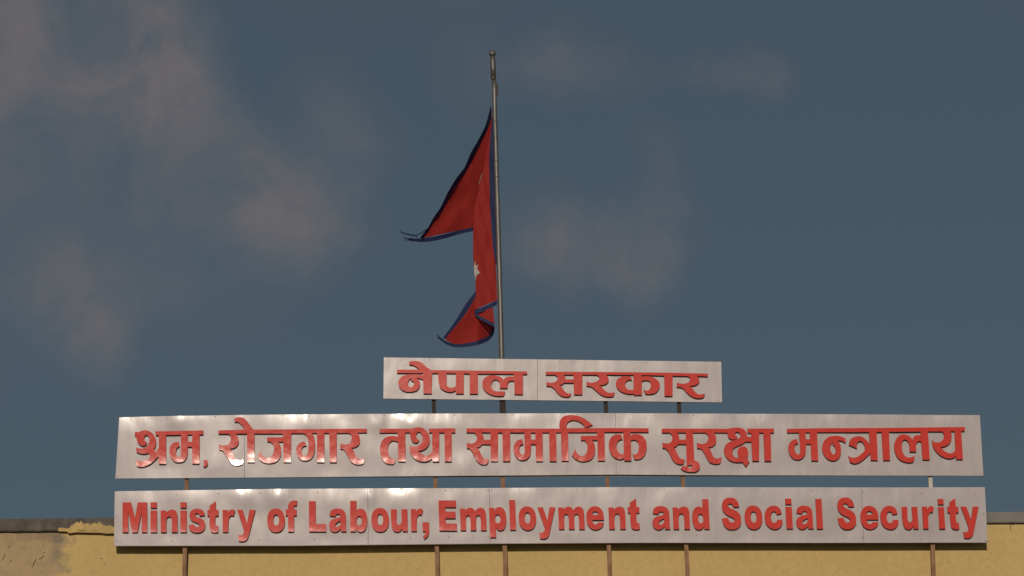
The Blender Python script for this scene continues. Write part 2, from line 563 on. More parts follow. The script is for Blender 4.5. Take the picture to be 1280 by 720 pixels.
# plaster smeared up over the coping beside the sign, and the rough bead below it
slab('plaster_smear', ['73,664! 73.2,660.5 80,660! 86,660 88.5,657! 92,655.5! 96.5,652! 99,653.8! 101,650.8! 104.5,655! 110,653.8! 113,656! 118,653.2! 121,655.2! 124,652! 127.5,655.5! 132,657.4! 138,656.6! 142,658.6! 150,659! 150,663.5! 138,662.8! 131,664.2! 120,663! 110,663.8! 100,662.6! 88,664.4!'],
     WY - LIP - .005, .010, [M_DUN, M_DUN], bld, ident)
slab('plaster_bead', ['84,664.6! 92,662.4! 96,663.2! 108,664! 126,663.5! 133,662.2! 150,663.6! 150,666.4! 133,666.8! 125,665.8! 108,665.6! 95,665.2! 86,666.4!'],
     WY - LIP - .012, .03, [M_DUN, M_DUN], bld, ident)
# cracks and chips in the old plaster
CR = [[(7, 692), (5.5, 695), (4.5, 697.5), (2, 700.5)], [(45.2, 698), (44, 701), (42.6, 704.5), (41.8, 706), (40, 709.5)],
      [(55, 694), (52.5, 696.5), (49, 699)], [(14.3, 699.7), (12.4, 701.8)], [(54, 681), (54.6, 682)], [(57.5, 681.2), (58.8, 681.5)],
      [(28.4, 683), (28.6, 684)], [(86.4, 683.3), (87.4, 683.9)], [(125.5, 698.2), (128.6, 698)], [(129.5, 704.6), (131.6, 704.4)],
      [(50.5, 688), (50.8, 688.7)], [(10.5, 682), (10.8, 685)], [(38.5, 683.2), (39, 683.9)], [(55.5, 689.5), (54.5, 691)],
      [(1262, 655.5), (1263.2, 658.5), (1263.8, 663.5)], [(1264, 656), (1266.5, 656.2)], [(87.3, 707.2), (87.8, 708)], [(57, 717), (57.8, 718)]]
for c in CR:
    w = .34
    for _ in range(2):
        c2 = [c[0]]
        for a_, b_ in zip(c, c[1:]):
            dd = math.hypot(b_[0] - a_[0], b_[1] - a_[1])
            c2 += [((a_[0] + b_[0]) / 2 + random.uniform(-.16, .16) * dd, (a_[1] + b_[1]) / 2 + random.uniform(-.1, .1) * dd), b_]
        c = c2
    pts = []
    for i, (x, y) in enumerate(c):
        t = i / (len(c) - 1)
        ww = w * (.35 + .9 * math.sin(math.pi * min(.85, max(.15, t))) * random.uniform(.4, 1.5))
        pts.append((x, y, ww))
    s = ' '.join('%.2f,%.2f!' % (x - ww, y - ww * .3) for x, y, ww in pts) + ' ' + \
        ' '.join('%.2f,%.2f!' % (x + ww, y + ww * .3) for x, y, ww in reversed(pts))
    slab('crack', [s], WY - .007, .008, [M_CRACK, M_CRACK], bld, ident)

# ------------------------------------------------------------------ sign boards
LT = .031          # letter thickness, standing on the sheet
PT = .028          # board thickness


def interp(tab, x):
    if x <= tab[0][0]: return tab[0][1]
    for (a, b), (c, d) in zip(tab, tab[1:]):
        if x <= c: return b + (d - b) * (x - a) / (c - a)
    return tab[-1][1]


def board(label, top, bot, edges, amp, seed, dents=(), fold=.0050):
    """edges: list of (x at top, x at bottom) of the sheet joints incl. both ends"""
    xm = (edges[0][0] + edges[-1][0]) / 2
    root = empty('sign_board', at(xm, interp(bot, xm), 0))
    tag(root, label, 'sign', 'sign boards on the roof parapet')
    for si in range(len(edges) - 1):
        (ta, ba), (tb, bb) = edges[si], edges[si + 1]
        g = .4 if si > 0 else 0
        nu = max(8, int((tb - ta) / 3)); nv = 24
        off = random.uniform(-.0015, .0015)
        vs = []
        for j in range(nv + 1):
            t = j / nv
            for i in range(nu + 1):
                s = i / nu
                xt = ta + g + (tb - ta - g) * s; xb = ba + g + (bb - ba - g) * s
                px = xt + (xb - xt) * t
                py = interp(top, xt) * (1 - t) + interp(bot, xb) * t
                w = noise.noise(Vector((px * .012, seed, t * 1.3))) * amp + noise.noise(Vector((px * .04, seed + 7, t * 2.5))) * amp * .35
                env = min(1, 5 * min(t, 1 - t) + .15)
                curl = fold * max(0, .3 - t) ** 2 / .09 * max(0, .55 + 1.5 * noise.noise(Vector((px * .021, seed + 3, 0))))          # top edge folded slightly back
                p = at(px, py, 0)
                p.y = w * env + curl + off
                for (dx, dy, dr, da) in dents:
                    p.y -= da * math.exp(-((px - dx) ** 2 + (py - dy) ** 2) / (2 * dr * dr))
                vs.append(p)
        n = nu + 1
        fs, fm = [], []
        for j in range(nv):
            for i in range(nu):
                a = j * n + i
                fs.append((a, a + n, a + n + 1, a + 1)); fm.append(0)
        # folded returns round the edge
        rim = [i for i in range(n)] + [j * n + nu for j in range(1, nv + 1)] + [nv * n + i for i in range(nu - 1, -1, -1)] + [j * n for j in range(nv - 1, 0, -1)]
        b = len(vs)
        m = len(rim)
        for k in rim:
            vs.append(vs[k].copy())
        for k in rim:
            q = vs[k].copy(); q.y = PT
            vs.append(q)
        for k in range(m):
            k2 = (k + 1) % m
            fs.append((b + k, b + k2, b + m + k2, b + m + k)); fm.append(1)
        fs.append(tuple(b + m + k for k in range(m))); fm.append(2)
        o = mesh('panel', vs, fs, [M_PANEL, M_TRIM, M_BACK], root, fm)
        o.data.polygons.foreach_set('use_smooth', [k == 0 for k in fm])
    # unseen sheet added behind the joints to stop sun leaking through the gaps
    x0, x1 = edges[0][0] + 2, edges[-1][0] - 2
    vs = []
    for dy in (PT + .001, PT + .008):
        for (px, tab, d) in ((x0, top, 1), (x1, top, 1), (x1, bot, -.3), (x0, bot, -.3)):
            vs.append(at(px, interp(tab, px) + d, dy))
    mesh('seam_light_block', vs, [(0, 1, 2, 3), (7, 6, 5, 4), (0, 4, 5, 1), (1, 5, 6, 2), (2, 6, 7, 3), (3, 7, 4, 0)], M_BACK, root)
    return root


def letter(root, polys, org=(0, 0), holes=(), sc=10.0):
    dy = random.uniform(-.001, .001)
    return slab('letter', polys, -LT - .004 + dy, LT + .012, [M_LETS[0 if root is s1 else 1], M_SIDE], root, lambda x, y: (org[0] + x / sc, org[1] + y / sc), holes)


def screws(root, pts, r=.006):
    for (x, y) in pts:
        c = at(x, y, 0)
        v = [(c.x + math.cos(a) * r, -.006, c.z + math.sin(a) * r) for a in [k * math.pi / 4 for k in range(8)]]
        v += [(c.x + math.cos(a) * r * 1.5, .004, c.z + math.sin(a) * r * 1.5) for a in [k * math.pi / 4 for k in range(8)]]
        f = [tuple(range(8))] + [(k, k + 8, (k + 1) % 8 + 8, (k + 1) % 8) for k in range(8)]
        mesh('screw', v, f, M_SCREW, root)


# --- upper board
s1 = board('small upper sign board with two red Devanagari words, in front of the flagpole foot',
           [(480, 446.8), (671.5, 449.2), (901.5, 452.2)], [(479.2, 498.2), (671.5, 500.3), (902.6, 502.9)],
           [(479.8, 479.2), (671.5, 671.6), (901.5, 902.6)], .0008, 3, fold=.0004)
K, L_, M_, N_ = (475, 438), (565, 438), (675, 438), (780, 438)
letter(s1, ['213,240! 498,241! 450,203 410,183 365,180! 362,142! 400,133 450,133 500,142 540,170 580,205 635,245! 700,247! 700,284! 650,283! 645,538! 543,538! 540,365! 500,350 445,338! 480,365 500,400 498,440 470,490 420,512 370,518 310,510 255,475 230,425 235,375 270,330 330,305 400,298 470,300 538,312! 538,283! 213,283!'], K,
       [['397,343! 365,365 350,400 355,440 380,460 405,455 425,425 425,400 410,382! 388,376!']])
letter(s1, ['701.5,247! 1050,250! 1050,288! 1047,288! 1047,540! 950,540! 945,500! 910,515 860,518 800,500 755,465 737,410 728,285! 701.5,284!'], K,
       [['832,285! 948,286! 948,445! 920,462 885,467 850,455 833,425 832,380!']])
letter(s1, ['1051.5,250! 1228,252! 1228,290! 1222,290! 1222,542! 1122,542! 1120,290! 1051.5,288!'], K)
letter(s1, ['329.5,253! 938,262! 940,297! 885,297! 887,548! 780,548! 778,382! 740,378 708,392 697,415 695,472! 597,472! 597,425 582,382 545,362 510,378 490,430 500,480 530,505 570,513 615,511 663,512! 655,545 640,568! 600,571 550,568 480,548 410,500 380,440 385,380 420,335 480,313 550,315 610,335 645,365! 680,335 720,325 770,330! 770,294! 329.5,291!'], L_)
letter(s1, ['72,265! 545,268! 545,304! 530,303! 528,552! 425,552! 422,405! 300,405! 275,425 235,433! 265,450 300,500 335,530 360,540 390,533! 382,560 365,578! 320,581 270,570 220,530 170,470 130,447 80,443! 80,392! 120,403 160,402 200,385 222,355 215,325 180,303! 72,303!'], M_,
       [['295,303! 418,303! 420,362! 322,362! 315,330']])
letter(s1, ['546.5,268! 1000,271! 1000,306! 828,303! 855,340 857,380 835,412 790,430 735,435! 775,460 810,500 850,525 885,531 933,520! 925,555 910,575! 860,579 800,570 750,545 700,500 650,460 610,445 583,443! 583,392! 630,403 680,398 720,380 742,350 735,320 700,304! 546.5,304!'], M_)
letter(s1, ['-48.5,271! 440,277! 440,314! 222,308! 222,331! 260,323 320,325 380,345 430,385 448,430 430,490 390,530 330,546 270,545! 245,490! 280,503 310,495 330,460 338,420 325,390 290,373 222,382! 222,557! 122,557! 120,540! 80,544 20,535 -50,505 -92,455 -100,410 -80,360 -30,330 30,322 85,330! 100,370! 60,369 30,385 15,430 30,470 60,492 120,490! 118,306! -48.5,306!'], N_)
letter(s1, ['441.5,277! 620,280! 620,318! 607,318! 607,570! 507,570! 503,316! 441.5,314!'], N_)
letter(s1, ['621.5,280! 1048,290! 1048,325! 910,319! 938,352 940,390 912,425 870,440 815,443! 850,470 885,515 930,546 965,549 1010,535! 1004,567 988,590! 940,598 880,590 830,565 780,520 735,472 700,459 660,458! 660,402! 700,413 750,415 800,400 825,370 822,340 790,319! 621.5,318!'], N_)
screws(s1, [(484, 496.3), (537, 448.6), (700, 451), (716, 452), (808, 453), (832, 453.5), (898, 501), (640, 500), (535, 498)], .005)

# --- middle board
s2 = board('long middle sign board with six red Devanagari words, a comma after the first',
           [(149, 521.7), (180, 520.6), (305, 518.5), (420, 517.6), (540, 516.9), (770, 516.4), (1000, 517.4), (1225, 518.9)],
           [(144.3, 598.1), (305, 597), (420, 596), (540, 595), (640, 594.3), (770, 593.2), (870, 593.9), (1229.3, 594.7)],
           [(149, 144.3), (305, 305.4), (769.3, 770), (1224.8, 1229.3)], .0045, 11,
           [(225, 527, 9, .006), (472, 530, 8, .006), (514, 528, 8, .005), (385, 529, 9, .004), (303, 530, 7, .003), (700, 540, 20, .004), (582, 580, 12, .003)])
A_, B_, C_, D_, E_, Fz, G_, H_, I_, J_ = (160, 520), (265, 518), (370, 520), (465, 520), (575, 520), (690, 516), (820, 520), (880, 520), (980, 520), (1085, 520)
letter(s2, ['85,198! 122,198! 130,206! 165,186 225,178 290,205 335,260 350,320 345,370 325,415! 343,450! 385,400! 385,240! 345,240! 343,190! 475,190! 473,598! 385,598! 383,500! 330,555 265,605 190,633 140,635 105,622! 95,545! 130,562 180,562 235,545 283,515! 258,457! 230,468 180,472 140,464 105,452! 100,390! 135,405 180,405 225,385 255,345 266,300 262,265 245,243 222,238 205,255 202,285 213,315! 235,325! 228,350 205,370 175,372 140,352 112,310 103,250! 85,248!'], A_)
letter(s2, ['476.5,189! 940,180! 940,230! 893,231! 893,595! 803,595! 800,385! 745,385! 745,430 735,500 700,560 640,578 590,572 545,530 522,480 518,430 530,375 560,340 600,325 630,322! 645,380! 620,390 600,425 598,465 610,500 635,517 655,505 662,470 662,420! 662,235! 476.5,238!'], A_,
       [['745,232! 803,232! 803,322! 745,322!']])
letter(s2, ['940,550! 990,550! 997,590 985,622 962,642! 938,626! 955,605 945,578!'], A_)
letter(s2, ['80,200! 408,190! 388,152 355,115 320,93 283,95! 278,50! 310,38 350,35 390,42 420,65 460,115 515,187! 560,189! 560,238! 530,238! 530,597! 442,597! 437,240! 300,240! 325,290 333,340 315,390 270,420 218,430! 245,455 275,520 305,560 335,574 365,567 392,548! 392,585 380,622! 340,633 290,632 250,615 215,575 175,510 140,462 110,442 90,440! 85,372! 120,385 165,388 205,372 230,335 236,295 225,260 205,242! 80,242!'], B_)
letter(s2, ['561.5,189! 1028,186! 1028,236! 990,237! 985,597! 893,597! 890,342! 825,340! 850,375 863,440 855,520 815,580 750,608 690,609 630,592 590,560 568,530! 603,452! 620,490 645,525 685,542 725,535 760,495 775,440 772,395 755,360 725,340! 690,340! 688,287! 888,285! 888,240! 561.5,239!'], B_)
letter(s2, ['-19,165! 385,161! 385,212! 353,212! 353,578! 262,578! 262,212! 195,212! 225,260 238,330 238,400 225,470 190,530 140,555 90,556 40,530 10,470 2,410 20,365 60,330 105,318! 130,370! 95,378 70,410 70,450 85,485 105,497 135,480 152,430 155,360 150,290 130,240 95,215! -19,216!'], C_)
letter(s2, ['386.5,161! 507,160! 508,578! 422,578! 415,213! 386.5,212!'], C_)
letter(s2, ['509.5,160! 885,158! 885,207! 768,208! 790,245 798,300 790,350 750,385 690,398! 715,425 740,485 775,525 810,536 855,515! 853,558 840,595! 800,605 750,603 700,580 665,530 630,465 597,420 575,409 553,412! 553,345! 590,355 630,355 670,340 692,300 695,260 680,225 655,212! 509.5,213!'], C_)
letter(s2, ['93,160! 416,158! 418,568! 328,568! 325,325! 290,310 255,308 220,335 200,390 202,450 225,510 255,533 290,535! 283,570 270,600! 230,602 180,590 130,540 105,470 100,400 115,330 160,275 210,252 260,248 322,260! 322,208! 95,209!'], D_)
letter(s2, ['417.5,158! 490,158! 530,146 590,142 650,160 695,205 718,270 716,330 690,385 640,422 575,440! 610,465 660,494 700,493 735,465 755,425 753,380! 753,206! 712,206! 708,157! 840,155! 839,568! 757,568! 750,530! 710,558 650,570 590,562 530,530 490,480 470,430 470,372! 520,382 570,375 610,345 632,290 628,240 605,205 580,198 558,215 552,250 565,285 590,302! 575,325 545,335 515,325 490,290 478,250 472,206! 417.5,206!'], D_)
letter(s2, ['841.5,155! 1040,153! 1040,206! 993,206! 997,568! 910,568! 905,206! 841.5,207!'], D_)
letter(s2, ['80,153! 475,155! 472,565! 385,565! 382,355! 275,352! 255,377 205,395! 235,420 265,480 300,530 325,540 358,540! 352,575 335,602! 300,607 260,600 220,570 180,500 140,430 110,404 85,402! 85,332! 120,342 160,342 195,320 213,280 208,240 180,205! 80,205!'], E_,
       [['265,205! 380,205! 380,297! 300,297! 293,250']])
letter(s2, ['476.5,155! 625,156! 627,565! 537,565! 530,206! 476.5,206!'], E_)
letter(s2, ['626.5,156! 1078,157! 1078,206! 1032,206! 1037,565! 950,565! 945,352! 888,352! 885,430 870,500 820,545 770,552 715,525 680,470 668,410 680,350 720,305 775,288! 795,352! 760,360 742,400 748,450 765,480 785,487 805,468 808,400! 805,206! 628.5,206!'], E_,
       [['885,206! 942,206! 942,295! 887,295!']])
letter(s2, ['1079.5,157! 1235,157! 1235,206! 1200,206! 1207,565! 1122,565! 1113,206! 1079.5,206!'], E_)
letter(s2, ['86.5,198! 95,198! 92,140 105,90 150,45 215,28 290,32 370,55 440,95 508,152! 470,165 420,185! 390,145 340,110 280,93 235,98 195,125 180,160 188,192! 560,191! 560,242! 200,245! 207,600! 120,600! 112,246! 86.5,246!'], Fz)
letter(s2, ['561.5,191! 700,190! 700,240! 655,241! 662,598! 573,598! 568,342! 500,340! 530,390 540,450 530,520 490,580 430,605 370,607 300,582 250,535! 290,450! 310,500 350,535 385,540 425,510 442,450 440,390 415,345! 362,342! 360,290! 563,286! 561.5,242!'], Fz)
letter(s2, ['701.5,190! 1207,193! 1207,242! 980,240! 980,284! 1010,268 1060,265 1115,280 1160,325 1183,400 1175,480 1140,550 1085,580 1030,580! 1008,510! 1040,523 1065,505 1083,450 1085,400 1070,360 1040,338 985,345! 992,598! 905,598! 902,565! 870,580 820,575 760,540 720,470 710,400 725,330 765,285 820,268 865,270! 880,330! 850,335 820,360 808,410 815,465 840,505 870,520 900,510! 890,240! 701.5,240!'], Fz)
letter(s2, ['72,158! 470,158! 470,208! 462,208! 480,555! 520,570 545,610 545,655 510,690 450,700 390,695 340,678 310,655! 345,618! 368,635! 384,612! 378,352! 275,352! 250,380 215,395! 240,415 270,480 305,530 335,542 358,535! 353,570 338,600! 300,604 255,590 220,560 180,490 140,425 110,403 82,402! 82,332! 120,342 155,342 190,320 205,280 200,240 172,207! 74,208!'], G_,
       [['395,632 415,612 442,614 456,632 440,648 412,650', '262,207! 372,207! 372,295! 292,295! 287,250']])
letter(s2, ['471.5,158! 893,160! 893,208! 722,207! 745,250 752,300 740,350 705,380 650,392! 675,415 700,475 730,520 765,530 818,512! 814,555 802,590! 770,598 720,596 670,575 635,520 595,450 562,410 540,403 513,405! 512,332! 550,345 590,348 630,330 652,290 652,245 620,208! 471.5,208!'], G_)
letter(s2, ['294.5,162! 340,150 400,145 460,150 510,175 535,215 540,262! 590,262! 590,212! 545,208! 542,157! 690,157! 688,560! 605,560! 592,322! 520,320! 480,348 420,375 370,405 355,450 370,500 400,519 440,522! 425,480 422,430 440,395 485,380 530,395 550,440 550,490 535,540! 568,568! 527,635! 480,575! 430,578 370,572 310,545 265,490 250,430 262,375 300,335 360,308 420,288 452,262 455,232 430,202 400,202 385,222 395,245! 418,258! 402,290! 350,292 310,272 294.5,230!'], H_)
letter(s2, ['691.5,157! 875,157! 875,207! 832,207! 842,562! 757,562! 742,208! 691.5,208!'], H_)
letter(s2, ['38,160! 440,153! 440,203! 413,203! 428,558! 343,558! 335,350! 272,350! 272,430 250,505 205,540 160,546 110,525 70,475 55,410 70,340 110,300 158,288! 178,345! 150,350 130,385 135,435 155,470 180,483 200,460 203,400! 187,207! 38,208!'], I_,
       [['267,205! 322,205! 325,290! 272,290!']])
letter(s2, ['441.5,153! 768,150! 768,201! 441.5,203!',
            '773,335! 725,312 668,305! 700,350 712,420 705,490 670,540 620,559 560,545 505,490 478,420 485,350 520,290 580,255 640,247 710,255 768,280!'], I_,
       [[], ['612,322! 585,360 578,410 592,455 618,482 640,460 645,415 630,370! 610,358!']])
letter(s2, ['769.5,151! 1195,149! 1195,199! 1158,200! 1173,552! 1087,552! 1080,460! 1030,510 970,560 910,590 870,593 825,575! 805,498! 850,520 900,515 960,480 1012,430! 1010,385 995,345 965,315 935,315 912,345 912,405! 870,385 812,360! 820,315 860,270 920,253 980,262 1030,300 1075,355! 1062,200! 769.5,202!'], I_)
letter(s2, ['146.5,149! 300,147! 300,197! 262,198! 277,552! 190,552! 170,199! 146.5,199!'], J_)
letter(s2, ['301.5,147! 770,142! 770,192! 750,193! 772,545! 683,545! 668,322! 640,313 615,325 603,350 605,445! 520,445! 515,355 490,305 460,292 435,310 423,360 428,430 455,490 500,518 540,515 582,495! 578,540 568,570! 530,581 470,575 400,545 350,480 328,400 335,330 370,265 420,232 470,232 520,255 555,295! 580,255 620,238 660,245! 655,195! 301.5,199!'], J_)
letter(s2, ['771.5,142! 1210,137! 1210,187! 1165,188! 1188,540! 1103,540! 1100,500! 1060,525 1010,531 950,515 880,470 830,410 812,375 803,302! 830,325 880,330 925,310 950,260 945,215 925,192! 771.5,193!'], J_,
       [['1032,190! 1082,190! 1095,420! 1070,452 1020,466 975,450 905,387! 960,378 1015,345 1043,285 1045,230']])
screws(s2, [(209, 522.6), (269, 520.6), (353, 519.6), (147, 596), (305.5, 596), (386, 520), (432, 519.5), (480, 519), (512, 519), (568, 518.7), (640, 518.4),
            (721, 518.4), (818, 519), (867, 519.2), (950, 520), (1060, 520.5), (1130, 521), (1220, 522), (1226, 592.5), (350, 594), (408, 593.7), (468, 593), (519, 592.8),
            (575, 592.2), (620, 592), (690, 591.5), (830, 591.8), (1000, 592.3), (1110, 592.6), (253, 595.5), (200, 596)], .005)

# --- lower board
s3 = board('lowest and longest sign board, reading in English, fixed just in front of the yellow wall',
           [(143.4, 614), (240, 612.6), (340, 611.1), (460, 610.4), (611, 610), (700, 609.2), (780, 608.8), (1076, 609.2), (1231, 609)],
           [(142.5, 681.8), (368, 681.6), (488, 680.2), (612, 679), (700, 678.3), (800, 677.8), (1018, 677.9), (1234.5, 677.5)],
           [(143.4, 142.5), (459.5, 460.2), (611.4, 612.8), (1076.4, 1079.4), (1231, 1234.5)], .0045, 23,
           [(346, 624, 8, .009), (300, 622, 9, .005), (412, 625, 10, .005), (462, 622, 7, .004), (500, 627, 14, .005), (560, 628, 12, .004), (240, 625, 12, .003)])


def ell(cx, cy, rx, ry, n=12):
    s = []
    for k in range(n):
        a = 2 * math.pi * k / n
        c, d = math.cos(a), math.sin(a)
        q = 2 / 2.25
        s.append('%.1f,%.1f' % (cx + rx * math.copysign(abs(c) ** q, c), cy + ry * math.copysign(abs(d) ** q, d)))
    return ' '.join(s)


GL = {   # outlines above the baseline in tenths of a pixel-unit (about 1 mm): ([contours], [[holes]], width)
    'M': (['0,0! 0,374! 106,374! 156,180! 190,374! 306,374! 306,0! 240,0! 238,262! 186,0! 120,0! 70,262! 70,0!'], [], 306),
    'i': (['0,0! 0,272! 78,272! 78,0!', '0,304! 0,374! 77,374! 77,304!'], [], 78),
    'n': (['0,0! 0,272! 66,272! 68,240! 85,262 120,279 152,282 185,270 204,238 210,190! 210,0! 138,0! 138,150 131,184 108,197 82,184 72,148 72,0!'], [], 210),
    's': (['137,202! 128,226 108,238 86,230 82,214 92,198 130,180 176,158 203,125 207,85 195,35 160,3 110,-6 55,2 15,35 2,90! 68,96! 82,72 105,64 130,71 137,90 120,109 80,126 40,146 18,180 15,225 40,272 85,292 120,293 165,280 195,250 203,212!'], [], 206),
    't': (['0,202! 0,278! 28,278! 28,332! 106,384! 106,278! 140,278! 140,202! 102,202! 102,100 106,80 134,78! 138,5! 120,-3 80,-6 45,8 30,45 27,90 27,202!'], [], 140),
    'r': (['0,0! 0,278! 66,278! 68,245! 92,274 122,284 160,268! 140,202! 112,208 86,185 76,130 72,60! 72,0!'], [], 160),
    'y': (['0,278! 70,278! 122,112! 154,278! 228,278! 165,40 145,-35 130,-78 102,-108 60,-118 18,-112! 12,-40! 40,-40 70,-28 82,5 76,42! '], [], 228),
    'o': ([ell(110, 143, 110, 149)], [[ell(112, 148, 36, 71)]], 220),
    'f': (['30,0! 30,202! 0,202! 0,278! 30,278! 30,312 46,360 85,387 120,391 148,386! 140,325! 118,330 106,315 105,278! 137,278! 137,202! 105,202! 105,0!'], [], 148),
    'L': (['0,0! 0,380! 84,380! 84,95! 212,95! 212,0!'], [], 212),
    'a': (['10,197! 80,187! 90,211 113,220 138,212 147,192 130,176 95,167 35,145 5,105 2,65 10,35 35,5 75,-7 115,5 147,33! 152,0! 218,0! 213,30 212,80 212,180 205,235 175,272 120,288 65,282 25,255'], [['147,124 100,108 78,85 82,62 105,57 135,75 147,100']], 218),
    'b': (['0,0! 0,383! 78,383! 78,255! 100,278 130,286 175,270 203,220 212,150 203,70 175,10 128,-8 95,2 68,35! 66,0!'], [[ell(110, 132, 33, 60)]], 212),
    'u': (['0,275! 70,275! 70,200! 70,115 84,85 107,83 127,112 130,200! 130,275! 205,275! 205,0! 140,0! 138,38! 115,8 75,-8 30,8 8,50 0,120'], [], 205),
    ',': (['0,110! 80,110! 80,0 70,-52 20,-102! 3,-62! 28,-42 37,-5! 2,-3!'], [], 80),
    'E': (['0,0! 0,378! 218,378! 218,292! 82,292! 82,238! 208,238! 208,155! 82,155! 82,90! 222,90! 222,0!'], [], 222),
    'm': (['0,0! 0,272! 68,272! 68,243! 95,274 130,283 165,274 192,240! 225,274 260,283 298,270 322,235 328,190! 328,0! 256,0! 256,150 250,180 230,191 208,180 198,150! 198,0! 126,0! 126,150 120,180 102,191 80,180 70,150! 70,0!'], [], 328),
    'p': (['0,278! 66,278! 68,248! 90,275 125,288 170,275 200,235 212,145 198,50 170,5 130,-6 98,6 78,35! 78,-92! 0,-92!'], [[ell(106, 140, 34, 56)]], 212),
    'l': (['0,0! 0,374! 76,374! 76,0!'], [], 76),
    'e': (['215,115! 215,160 200,230 160,275 108,287 55,272 15,225 0,140 15,55 55,8 108,-7 165,10 200,45 212,85! 140,84! 127,65 108,60 85,72 73,95 70,115!'], [['72,178! 148,178! 143,205 127,219 108,223 88,216 77,202']], 215),
    'd': (['212,0! 212,375! 136,375! 134,258! 115,275 85,283 45,270 12,220 0,145 10,60 40,5 85,-8 118,5 143,35! 145,0!'], [[ell(104, 133, 33, 60)]], 212),
    'S': (['156,275! 143,303 117,318 92,311 86,292 105,268 150,245 205,215 238,170 245,115 235,55 195,10 130,-7 70,2 25,45 0,133! 78,140! 92,102 123,79 155,90 165,112 150,135 100,160 50,190 18,230 8,285 20,340 60,380 115,392 170,382 212,345 230,277!'], [], 245),
    'c': (['215,190! 152,177! 142,205 120,218 95,205 80,170 78,130 85,95 110,75 140,82 156,112! 222,112! 215,60 180,12 125,-7 70,5 20,50 0,140 15,220 60,272 115,288 165,278 200,245'], [], 222),
}
BASE = [(150, 665.3), (280, 665.1), (395, 664.4), (520, 664.0), (570, 663.1), (600, 662.8), (645, 662.3), (710, 661.5), (790, 661.4), (890, 661.4), (985, 660.7), (1025, 661), (1220, 661)]
LEAN = [(150, 0), (390, .008), (480, .012), (560, .032), (640, .035), (1020, .054), (1180, .06), (1230, .06)]
ROW = [('M', 153.1, 183.8), ('i', 188.2, 196.1), ('n', 200.9, 221.8), ('i', 225.5, 233.2), ('s', 235.6, 256.4), ('t', 259.3, 273.1), ('r', 278.3, 294), ('y', 296.6, 319.3),
       ('o', 334.1, 356.1), ('f', 357.1, 371.9), ('L', 386.3, 407.6), ('a', 411.2, 433), ('b', 438, 459.2), ('o', 464.3, 486.3), ('u', 489.2, 509.6), ('r', 514, 529.4), (',', 528.3, 536.3),
       ('E', 549.2, 571.4), ('m', 575.8, 608.2), ('p', 612.2, 633.2), ('l', 637.6, 645.1), ('o', 648.9, 670.6), ('y', 672.9, 695), ('m', 698.7, 731), ('e', 733.6, 755.4), ('n', 761.7, 782.3),
       ('t', 785.8, 800.2), ('a', 815.8, 838), ('n', 842, 862.6), ('d', 866, 887.2), ('S', 903, 926.9), ('o', 931.6, 953.6), ('c', 956.7, 978.7), ('i', 983.3, 991.2), ('a', 995.6, 1017.2), ('l', 1021.2, 1028.9),
       ('S', 1047.6, 1070.8), ('e', 1076.6, 1098.8), ('c', 1101.4, 1123.6), ('u', 1128.8, 1148.3), ('r', 1154.2, 1169), ('i', 1174.4, 1181.6), ('t', 1186, 1199.6), ('y', 1202.8, 1225)]
YS = {'L': 1.0}
for (ch, xa, xb) in ROW:
    polys, holes, w = GL[ch]
    by = interp(BASE, (xa + xb) / 2); ln = interp(LEAN, (xa + xb) / 2); k = (xb - xa) / w
    vs = 1.0
    slab('letter', polys, -LT - .004, LT + .012, [M_LETS[2], M_SIDE], s3,
         (lambda x, y, xa=xa, by=by, ln=ln, k=k: (xa + x * k - y / 10 * ln, by - y / 10)), holes)
screws(s3, [(221, 618), (273, 617), (325, 616.5), (397, 615.2), (463, 614.3), (510, 613.6), (557, 613), (610, 613), (614.5, 613), (672, 612.3), (721, 612), (878, 612), (943, 612.5), (1014, 613.7),
            (1079, 614.6), (1152, 616.5), (1219, 617.4), (145.6, 646), (145.6, 676.5), (215, 676.5), (274, 676), (324, 674.8), (393, 674), (459, 673), (513.5, 672.8), (561, 671.4), (610.5, 671),
            (724, 668.7), (793, 669), (871, 669), (943, 670), (1017.5, 671.5), (1078, 671.8), (1151, 673.5), (1070.7, 657), (1196.5, 664), (1229.5, 643), (1231.5, 676)], .0055)
# bright turned-up corner rivet and folded lower edge
for nm, pts in (('edge_trim', [(143, 682.2), (368, 682), (488, 680.6), (612, 679.4), (800, 678.2), (1018, 678.3), (1234.4, 677.9)]),):
    vs, fs = tube([at(x, y, -.002) for x, y in pts], .0055, 8)
    mesh('edge_trim', vs, fs, M_TRIM, s3)
c = at(1233.9, 676.8, -.008)
vs, fs = tube([c + Vector((0, .01, 0)), c, c - Vector((0, .006, 0))], [.009, .009, .004], 10)
mesh('corner_rivet', vs, fs, M_STEEL, s3)


